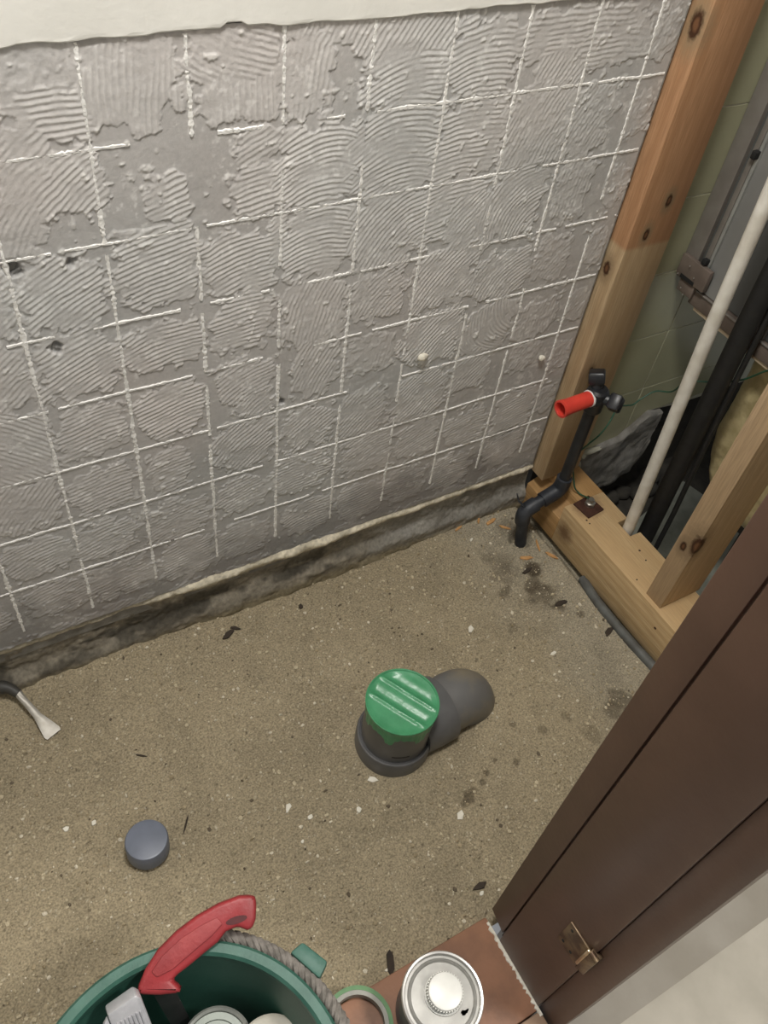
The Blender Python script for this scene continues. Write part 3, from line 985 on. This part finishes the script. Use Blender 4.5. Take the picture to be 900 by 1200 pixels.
# ------------------------------------------------------------------ pipes behind the sill
o = obj('white_pipe', tube([(1.027, -.217, .02), (1.0265, -.217, .107), (1.006, -.199, .606), (1.000, -.193, .85), (.992, -.185, 1.2)], .0122, 16), M['white_pipe'], smooth=True)
tag(o, 'slender white pipe rising from a notch in the timber sill', 'pipe')
o = obj('black_pipe', tube([(1.113, -.215, -.124), (1.11, -.211, .06), (1.10, -.200, .581), (1.099, -.199, .70), (1.095, -.197, 1.2)], .0185, 16), M['black_foam'], smooth=True)
tag(o, 'thick black sleeved pipe behind the white pipe', 'pipe')
o = obj('black_cable', tube([(1.134, -.238, -.126), (1.13, -.234, .124), (1.12, -.221, .452), (1.112, -.214, .8), (1.108, -.21, 1.2)], .0055, 8), M['black_foam'], smooth=True)
tag(o, 'thin black cable running beside the thick black pipe', 'cable')
wpts = [(.987, -.129, .118), (.985, -.125, .122), (.984, -.1, .112), (.972, -.088, .135), (.976, -.064, .19), (1.04, -.05, .215), (1.062, -.045, .238), (1.09, -.03, .258), (1.126, -.022, .245), (1.15, -.02, .238),
        (1.165, -.022, .25), (1.19, -.03, .27), (1.20, -.06, .29), (1.165, -.10, .36), (1.10, -.150, .420), (1.125, -.184, .436), (1.14, -.221, .466), (1.13, -.259, .519), (1.12, -.33, .60)]
gw = obj('green_wire', tube(spline(wpts, 7), .0017, 7), M['wire_green'], smooth=True)
tag(gw, 'thin green earth wire looping from the anchor bolt past the pipes', 'wire')

# ------------------------------------------------------------------ black water supply pipe with red plug
wp = empty('water_supply_pipe', (.88, -.083, 0), 'black water supply pipe with red plug in front of the timber post', 'pipe')
E1, E2, TP = Vector((.857, -.081, .092)), Vector((.945, -.081, .1225)), Vector((.944, -.081, .372))
obj('lower_pipe', tube(bend([(.881, -.085, -.032), E1, E1 + (E2 - E1) * .55], .022), .0128, 14), M['black_dust'], wp, smooth=True)
obj('floor_elbow', tube(bend([E1 + (Vector((.881, -.085, -.032)) - E1) * .27, E1, E1 + (E2 - E1) * .34], .02), .0162, 14), M['black_dust'], wp, smooth=True)
obj('sill_elbow', tube(bend([E2 + (E1 - E2) * .5, E2, E2 + (TP - E2) * .14], .018), .0165, 14), M['black_dust'], wp, smooth=True)
obj('riser', tube([E2 + (TP - E2) * .1, TP], .0118, 14), M['black_pvc'], wp, smooth=True)
obj('wisp', tube([(.858, -.08, .105), (.846, -.07, .118), (.842, -.062, .135)], [.003, .002, .0012], 6), M['black_dust'], wp)
fx = Vector((.946, -.080, .377))
tee = obj('tap_elbow', join(lathe([(.0165, -.034), (.0185, -.03), (.0185, -.012), (.0205, -.008), (.0205, .014), (.016, .019)], fx, (0, .02, 1), 20),
                            lathe([(.0195, -.015), (.0195, .012), (.018, .016)], fx, (-1, 0, 0), 20)), M['black_pvc'], wp, smooth=True)
for d in (Vector((-.01, .30, .72)), Vector((.35, -.72, .10))):
    d.normalize()
    c0 = fx + d * .02
    obj('ear', join(tube([fx, fx + d * .030], .0115, 10), lathe([(.018, .026), (.021, .030), (.021, .046), (.0175, .050)], fx, d, 4)), M['black_pvc'], wp, bevel=.0015)
obj('seal_ring', lathe([(.0155, .0155), (.0165, .016), (.0165, .0195), (.0155, .020)], fx, (-1, 0, -.01), 24), M['white_tape'], wp, smooth=True)
pl = obj('red_plug', lathe([(.0150, .019), (.0152, .05), (.0153, .072), (.0168, .082), (.0170, .088), (.0135, .0885), (.0125, .0875), (.0105, .062), (.004, .058)], fx, (-1, -.03, -.01), 28), M['red_plug'], wp, smooth=True)
pl['label'] = 'red screw plug with a recessed end'

# ------------------------------------------------------------------ grey drain pipe sealed with green tape
DC = Vector((.388, -.371, 0))
dp = empty('drain_pipe', DC, 'grey drain pipe stub sealed with green tape, with elbow on the floor', 'pipe')
ax = Vector((.012, .008, 1)).normalized()
so = obj('socket', lathe([(.0655, -.03), (.0665, .0), (.0665, .030), (.0648, .036), (.0625, .0375), (.0595, .035)], DC, ax, 48), M['grey_pvc'], dp, smooth=True)
obj('pipe', lathe([(.058, .0), (.058, .124), (.055, .126)], DC, ax, 48), M['grey_pvc'], dp, smooth=True)
o = obj('label_strip', lathe([(.0583, .052), (.0587, .0525), (.0587, .0555), (.0583, .056)], DC, ax, 48), M['pale_label'], dp)
bm = bmesh.new(); bm.from_mesh(o.data)
dl = [f for f in bm.faces if not (-2.25 < math.atan2(f.calc_center_median().y, f.calc_center_median().x) < -1.72)]
bmesh.ops.delete(bm, geom=dl, context='FACES'); bm.to_mesh(o.data); bm.free()
o['label'] = 'short dark slit on the pipe side'
# the elbow lying half in the floor
a0 = DC + Vector((.035, .003, .030))
ad = Vector((1, .07, -.02)).normalized()
obj('elbow_collar', lathe([(.058, .0), (.0605, .03), (.0605, .062), (.0595, .064)], a0, ad, 40), M['grey_pvc'], dp, smooth=True)
ee = [a0 + ad * t for t in (.055, .080, .10)]
en = []
rad = []
for k in range(9):
    t = k / 8 * math.pi / 2
    en.append(a0 + ad * (.090 + .050 * math.sin(t)) + Vector((0, 0, -.075 * (1 - math.cos(t)))))
    rad.append(.052)
obj('elbow', tube(ee[:2] + en, [.052] * 2 + rad, 36), M['grey_pvc_dusty'], dp, smooth=True)
# stretched tape: a disc with two pleats, and a torn skirt over the rim
nr, na = 22, 120
tx, ty, ta = frame(ax)
P = np.zeros((nr + 7, na + 1, 3))
cx = DC + ax * .138
pd = Vector((.88, .47, 0)).normalized()          # across the strips of tape
for a in range(na + 1):
    th_ = 2 * math.pi * a / na
    dv_ = tx * math.cos(th_) + ty * math.sin(th_)
    skirt = .020 + .026 * max(0, fbm(np.array([math.cos(th_) * 2.6 + 5]), np.array([math.sin(th_) * 2.6]), 4, 15)[0] - .25) + (.012 if a % 17 < 5 else 0)
    if math.cos(th_ - 1.2) > .2: skirt += .004
    for b in range(nr):
        rr = .0600 * b / (nr - 1)
        p = cx + dv_ * rr
        s = (p - cx).dot(pd)
        e = min(1, (1 - b / (nr - 1)) * 6)
        pl_ = 0
        for s0 in (-.018, .019):
            pl_ += .0042 * math.exp(-((s - s0) / .003) ** 2) - .0034 * math.exp(-((s - s0 - .011) / .008) ** 2)
        p = p + ax * ((pl_ - .0018) * e)
        P[b, a] = p
    for q in range(7):
        hgt = skirt * q / 6
        rr = .0603 - .0018 * min(1, q / 2) + .0006 * math.sin(a * 1.7)
        P[nr + q, a] = cx + dv_ * rr - ax * (hgt + .001)
tpo = grid_obj('tape_cover', P, None, M['green_tape'], dp)
tpo['label'] = 'green masking tape stretched over the pipe mouth'
obj('tape_rim', lathe([(.0592, -.002), (.0602, -.001), (.0613, .0), (.0613, .0012), (.0600, .002), (.0585, .0012)], cx, ax, 60, close=True), M['green_tape'], dp, smooth=True)

# blue-grey capped pipe stub
pc = empty('pipe_stub', (-.046, -.362, 0), 'short blue-grey capped pipe stub standing on the sandy floor', 'pipe')
obj('cap', lathe([(.0325, .008), (.0325, .039), (.031, .0418), (.028, .0425), (.0, .0428)], (-.046, -.362, 0), (.03, .05, 1), 40), M['blue_grey_pvc'], pc, smooth=True)
obj('pipe', lathe([(.0285, -.01), (.0285, .012)], (-.046, -.362, 0), (.03, .05, 1), 32), M['grey_pvc'], pc, smooth=True)

# ------------------------------------------------------------------ bucket of tools at the lower edge
BC = Vector((-.114, -.751, .021))
bk = empty('bucket', BC, 'dark green plastic bucket of tools standing on the threshold', 'bucket')
H, R, RB = .239, .176, .128
obj('body', lathe([(RB - .006, .004), (RB, .0), (R - .006, H - .01), (R - .010, H - .010), (RB - .006, .006), (.0, .006)], BC, n=72), M['bucket'], bk, smooth=True)
obj('rim', lathe([(R - .0115, H - .012), (R - .0115, H - .002), (R - .008, H + .002), (R + .002, H + .002), (R + .0055, H - .002), (R + .0055, H - .010), (R + .002, H - .012), (R - .004, H - .009)], BC, n=90, close=True), M['bucket_rim'], bk, smooth=True)
# rope handle lying against the rim: three strands twisted
cent = []
for k in range(60):
    a = math.radians(58 - 58 * k / 59 + 2)
    cent.append(BC + Vector((math.cos(a) * (R + .0145), math.sin(a) * (R + .0145), H - .012 - .006 * math.sin(k / 59 * math.pi))))
strs = []
for s in range(3):
    pts = []
    for k, p in enumerate(cent):
        a = math.radians(60 - 58 * k / 59)
        rd = Vector((math.cos(a), math.sin(a), 0))
        ph = k * .75 + s * 2.094
        pts.append(p + rd * .0042 * math.cos(ph) + Vector((0, 0, .0042 * math.sin(ph))))
    strs.append(tube(pts, .0046, 7))
o = obj('rope_handle', join(*strs), M['rope'], bk, smooth=True)
o['label'] = 'twisted grey rope handle along the rim'
for aa in (24,):
    a = math.radians(aa)
    rd, tg = Vector((math.cos(a), math.sin(a), 0)), Vector((-math.sin(a), math.cos(a), 0))
    if aa == 24:
        obj('handle_ear', prism([(-.020, .0195), (.026, .0195), (.022, .038), (-.016, .040)], BC + Vector((0, 0, H - .026)) + rd * R, tg, rd, (0, 0, .018)), M['bucket_rim'], bk, bevel=.003)

# red handled saw leaning out of the bucket
SO, ex, ey, nn = Vector((-.088, -.612, .262)), Vector((.9928, -.0422, .1122)), Vector((0, .9359, .3522)), Vector((-.1199, -.3497, .9292))
outp = [(-.0262, .0108), (-.0141, .0228), (.0044, .0349), (.03, .0439), (.0578, .0491), (.0847, .0503), (.1103, .0474), (.1248, .0414), (.1275, .036), (.1243, .0274), (.1189, .016), (.111, .0073), (.1048, .0087), (.0967, .0174), (.0821, .0183),
        (.0697, .0119), (.052, .0082), (.0309, .0034), (.0173, .0011), (.0082, -.0019), (.0152, -.013), (.0118, -.0178), (-.0088, -.0099), (-.0283, .0006), (-.0301, .0068)]
padp = [(-.0084, .017), (.0078, .0271), (.033, .0347), (.0593, .0378), (.079, .0376), (.0819, .0282), (.0663, .0218), (.0384, .015), (.0138, .0089), (-.005, .0092)]
sw = empty('hand_saw', SO, 'red handled saw leaning over the rim of the green bucket', 'saw')
obj('handle', prism(outp, SO - nn * .022, ex, ey, nn * .022), M['red_handle'], sw, bevel=.005, seg=3)
obj('grip_pad', prism(padp, SO - nn * .001, ex, ey, nn * .0032), M['red_grip'], sw, bevel=.0014)
slp = [(.088 + .013 * (math.cos(t) * .97) + .0055 * 0 + .010, .0248 + .0042 * math.sin(t) - .004 * math.cos(t) * .5) for t in [k * math.pi / 8 for k in range(16)]]
o = obj('hang_slot', prism(slp, SO - nn * .0012, ex, ey, nn * .0016), M['red_slot'], sw, bevel=0)
bd = Vector((.012, -.06, -.22)).normalized()
bw = nn.cross(bd).normalized()
b0 = SO + ex * (-.006) + ey * (.001) - nn * .011
obj('blade', prism([(-.012, -.01), (.012, -.01), (.014, .19), (-.006, .19)], b0, bw, bd, bw.cross(bd) * .0012), M['blade'], sw)

# aluminium tool standing in the bucket
at_ = empty('metal_tool', (-.135, -.65, .03), 'finned grey cast metal tool standing in the bucket left of saw', 'tool')
A0 = Vector((-.134, -.612, .272))
ud = Vector((.02, -.66, -.75)).normalized()            # down the tool
wd_ = Vector((.995, .02, -.03)).normalized()
wd_ = (wd_ - ud * wd_.dot(ud)).normalized()
nd = wd_.cross(ud).normalized()
if nd.y > 0: nd = -nd
obj('shank', prism([(-.019, .0), (.015, -.004), (.019, .003), (.019, .235), (-.019, .235)], A0 + nd * .006, wd_, ud, -nd * .020), M['aluminium'], at_, bevel=.003)
obj('wing', prism([(-.0198, .004), (-.0198, .23), (-.033, .23), (-.030, .02), (-.026, .010)], A0 + nd * .004, wd_, ud, -nd * .006 ), M['aluminium'], at_, bevel=.0015)
for k in range(7):
    xk = -.013 + k * .0042
    obj('fin', prism([(xk, .014 + .0003 * k), (xk + .0018, .014 + .0003 * k), (xk + .0018, .12), (xk, .12)], A0 + nd * .0055, wd_, ud, nd * .0026), M['aluminium'], at_)
obj('slot', prism([(.001 + .004 * math.cos(t), .034 + .0085 * math.sin(t)) for t in [k * math.pi / 8 for k in range(16)]], A0 + nd * .006, wd_, ud, nd * .0030), M['dark_slot'], at_)

# two tins in the bucket
def tin(c, r, h, label, lid, seam):
    t = empty('tin', c, label, 'tin')
    obj('body', lathe([(r - .003, .0), (r, .001), (r, h - .0065), (r - .004, h - .007)], c, n=48), M['tin_dull'], t, smooth=True)
    obj('rim', lathe([(r - .005, h - .006), (r - .004, h), (r - .001, h + .0015), (r + .0015, h), (r + .001, h - .004)], c, n=48, close=True), M[seam], t, smooth=True)
    obj('lid', lathe([(r - .004, h - .004), (r - .012, h - .0045), (r - .014, h - .002), (.0, h - .002)], c, n=48), M[lid], t, smooth=True)


tin(Vector((-.057, -.683, .0275)), .042, .143, 'grey-green lidded tin inside the bucket beside the saw', 'lid_grey', 'tin_dull')
LC = Vector((-.003, -.721, .1735))
ld = empty('round_lid', LC, 'pale round lid lying on the tin inside the bucket', 'lid')
obj('disc', lathe([(.0395, .0), (.041, .001), (.041, .008), (.0385, .0095), (.036, .0082), (.0, .0078)], LC, (.02, -.02, 1), 56), M['lid_white'], ld, smooth=True)

# ------------------------------------------------------------------ paint can and tape roll on the threshold
CC = Vector((.229, -.7605, .021))
pcn = empty('paint_can', CC, 'silver paint can with white screw cap standing on the threshold', 'can')
h = .088
obj('body', lathe([(.051, .0), (.053, .0015), (.053, h - .0075), (.050, h - .0085)], CC, n=64), M['can_label'], pcn, smooth=True)
obj('rim', lathe([(.0535, h - .007), (.0555, h - .005), (.0560, h - .001), (.0545, h + .0015), (.0520, h + .001), (.0505, h - .003), (.052, h - .008)], CC, n=64, close=True), M['tin'], pcn, smooth=True)
obj('lid', lathe([(.051, h - .004), (.0485, h - .0065), (.0465, h - .0025), (.0445, h - .0015), (.0425, h - .003), (.041, h - .006), (.0, h - .006)], CC, n=64), M['tin_lid'], pcn, smooth=True)
cc = CC + Vector((.003, .002, 0))
kn = []
for r_, h_ in ((.0255, h - .006), (.0262, h - .004), (.0262, h - .001), (.0235, h + .0005), (.0235, h + .012), (.0225, h + .0145), (.0195, h + .0155), (.0, h + .0155)):
    kn.append((r_, h_))
cp = obj('screw_cap', lathe(kn, cc, n=56), M['white_cap'], pcn, smooth=True)
rb = [box(-.0007, .0007, -.0005, .0012, 0, .010) for _ in range(1)]
ribs = []
for k in range(40):
    a = 2 * math.pi * k / 40
    Mx = Matrix.Translation(cc + Vector((math.cos(a) * .0234, math.sin(a) * .0234, h + .001))) @ Matrix.Rotation(a - math.pi / 2, 4, 'Z')
    ribs.append(xform(rb[0], Mx))
obj('cap_ribs', join(*ribs), M['white_cap'], cp)
def drip(cx, cy, s, seed, mat, name, hh=.0004):
    r = random.Random(seed)
    pl = []
    for k in range(14):
        a = 2 * math.pi * k / 14
        q = s * r.uniform(.55, 1.2)
        pl.append((cx + q * math.cos(a), cy + q * .6 * math.sin(a)))
    return obj(name, prism(pl, (0, 0, CC.z + h - .006), (1, 0, 0), (0, 1, 0), (0, 0, hh)), mat, pcn)
drip(.237, -.7965, .0115, 1, M['black_mark'], 'paint_drip')
drip(.246, -.790, .006, 2, M['chip_white'], 'paint_blob', .002)
drip(.216, -.729, .0065, 3, M['black_mark'], 'paint_drip')
drip(.208, -.786, .005, 4, M['black_mark'], 'paint_drip')
TC = Vector((.124, -.7285, .021))
tr = empty('tape_roll', TC, 'green edged roll of masking tape lying beside the paint can', 'tape roll')
obj('tape', lathe([(.0435, 0), (.0492, 0), (.0492, .0185), (.0435, .0188)], TC, n=64, close=True), M['tape_roll_green'], tr, smooth=True)
obj('core', lathe([(.0375, 0), (.0434, 0), (.0434, .0182), (.0375, .0182)], TC, n=64, close=True), M['tape_roll_core'], tr, smooth=True)

# ------------------------------------------------------------------ small scraper tool by the wall at left
sc = empty('scraper', (-.15, -.03, .005), 'dark handled scraper lying on the floor by the wall at left', 'tool')
zf = max(fheight(-.15, -.02), fheight(-.17, .0)) + .008
zt = fheight(-.121, -.108) + .003
obj('grip', tube(spline([(-.215, .01, zf + .014), (-.188, .0, zf + .013), (-.165, -.012, zf + .010), (-.152, -.028, zf + .006)], 5), [.011] * 10 + [.010, .0095, .009, .0085, .008, .0078], 12), M['tool_grip'], sc, smooth=True)
P0, P1 = Vector((-.153, -.027, zf + .006)), Vector((-.121, -.110, zt))
dr = (P1 - P0)
lt = Vector((dr.y, -dr.x, 0)).normalized()
rings = []
V, F = [], []
for t, wq, tq in ((0, .0062, .006), (.25, .0058, .005), (.55, .0066, .0035), (.78, .0115, .0016), (.94, .0145, .001), (1.0, .013, .0007)):
    p = P0 + dr * t
    b = len(V)
    for (a, c_) in ((-1, -.5), (-.5, -1), (.5, -1), (1, -.5), (1, .5), (.5, 1), (-.5, 1), (-1, .5)):
        V.append(p + lt * wq * a + Vector((0, 0, tq * c_)))
    if b:
        for k in range(8): F.append((b - 8 + k, b - 8 + (k + 1) % 8, b + (k + 1) % 8, b + k))
F.append(tuple(range(8))[::-1]); F.append(tuple(range(len(V) - 8, len(V))))
obj('blade', (V, F), M['tool_steel'], sc, smooth=True)

# ------------------------------------------------------------------ chips, splinters and scraps on the floor
def chip(name, x, y, l, wd, t, rz, mat, label, cat, group, seed, tilt=.1, lift=0):
    r = random.Random(seed)
    n = r.choice([5, 6, 7])
    pl = []
    for k in range(n):
        a = 2 * math.pi * k / n + r.uniform(-.3, .3)
        q = r.uniform(.7, 1.1)
        pl.append((l / 2 * q * math.cos(a), wd / 2 * q * math.sin(a)))
    Mx = Matrix.Translation((x, y, fheight(x, y) - .0004 + lift)) @ Matrix.Rotation(rz, 4, 'Z') @ Matrix.Rotation(tilt, 4, 'X')
    g_ = xform(prism(pl, (0, 0, 0), (1, 0, 0), (0, 1, 0), (0, 0, t)), Mx)
    o = obj(name, g_, mat, bevel=min(t * .25, .0006), seg=1)
    return tag(o, label, cat, group)


GW = 'white plaster chips on the floor'
for k, (x, y, l, wd, rz, lb) in enumerate([
    (.643, -.235, .020, .014, .9, 'pointed white plaster chip on the floor behind the drain elbow'),
    (.174, -.399, .022, .010, .9, 'long white plaster chip on the floor left of the taped drain'),
    (.425, -.537, .024, .014, .8, 'ragged pale plaster chip on floor in front of the damp spots'),
    (.324, -.417, .020, .012, -.6, 'flaky white plaster chip at the front foot of the drain socket'),
    (.760, -.353, .017, .008, .1, 'small white plaster chip on the floor toward the timber sill'),
    (.200, -.428, .012, .009, .5, 'small crumbly plaster chip just right of the long white chip'),
    (-.107, -.283, .011, .009, .3, 'round white plaster crumb nearest behind the pipe stub'),
    (-.147, -.273, .012, .011, .3, 'dull white plaster crumb farther left behind the pipe stub'),
    (.172, -.458, .008, .006, .3, 'tiny white crumb in front of the long white chip'),
    (.276, -.454, .014, .010, 1.3, 'thin translucent plaster flake left of the drain socket foot'),
    (.386, -.658, .010, .008, .2, 'white crumb beside the dark chip at the jamb foot'),
    (.20, -.682, .007, .005, .1, 'tiny white crumb at the tip of the dark chip by the can'),
    (.77, -.045, .012, .006, .6, 'small pale chip on the floor near the footing, left of black pipe'),
]):
    chip('plaster_chip', x, y, l, wd, .003, rz, M['chip_white'], lb, 'chip', GW, k + 1)
GD = 'dark wood chips on the floor'
for k, (x, y, l, wd, rz, lb) in enumerate([
    (.209, -.677, .042, .013, 1.1, 'dark pointed wood chip on the floor behind the paint can'),
    (.389, -.647, .026, .012, .1, 'dark wood chip on the floor at the door jamb foot'),
    (.215, -.048, .034, .012, .5, 'dark leafy scrap on the floor below the pale mortar lip'),
    (.232, -.040, .024, .008, -.6, 'dark twig end crossing the leafy scrap near the footing'),
    (.365, -.048, .014, .010, 1.2, 'small dark scrap on the floor near the footing centre'),
    (.02, -.347, .036, .004, .95, 'thin dark twig on the floor right of the pipe stub'),
    (-.006, -.206, .026, .004, -.6, 'thin dark twig on the sandy floor left of centre'),
    (.896, -.360, .030, .015, .5, 'dark flat scrap on the floor beside the grey hose'),
    (.848, -.262, .036, .012, -.1, 'dark damp wood scrap on the floor in front of the sill'),
    (.832, -.165, .030, .012, .2, 'black crumb of soil in front of the water pipe'),
]):
    chip('wood_chip', x, y, l, wd, .004 if wd > .006 else .003, rz, M['chip_dark'], lb, 'chip', GD, k + 40)
GS = 'orange wood splinters by the water pipe'
for k, (x, y, l, wd, rz, lb) in enumerate([
    (.838, -.020, .036, .010, .2, 'orange wood splinter against the footing left of the water pipe'),
    (.858, -.045, .030, .008, -.8, 'orange wood splinter behind the foot of the water pipe'),
    (.851, -.135, .034, .010, -.5, 'orange wood splinter just in front of the water pipe foot'),
    (.895, -.118, .040, .006, 1.2, 'narrow orange splinter between the water pipe and the sill'),
    (.815, -.005, .026, .006, .9, 'short orange splinter close under the footing'),
    (.906, -.155, .034, .008, -1.1, 'brown splinter lying against the timber sill'),
    (.76, -.008, .028, .007, .3, 'pale orange splinter apart from the others by the footing'),
]):
    chip('wood_splinter', x, y, l, wd, .0035, rz, M['splinter'], lb, 'splinter', GS, k + 70)
# crumbs stuck to the wall face
for k, (x, zq, s) in enumerate([(.585, .517, .009), (.855, .437, .007)]):
    o = obj('mortar_blob', lump((x, -.004, zq), (s, .005, s * .7), 60 + k, 2), M['chip_white'], wall, smooth=True)
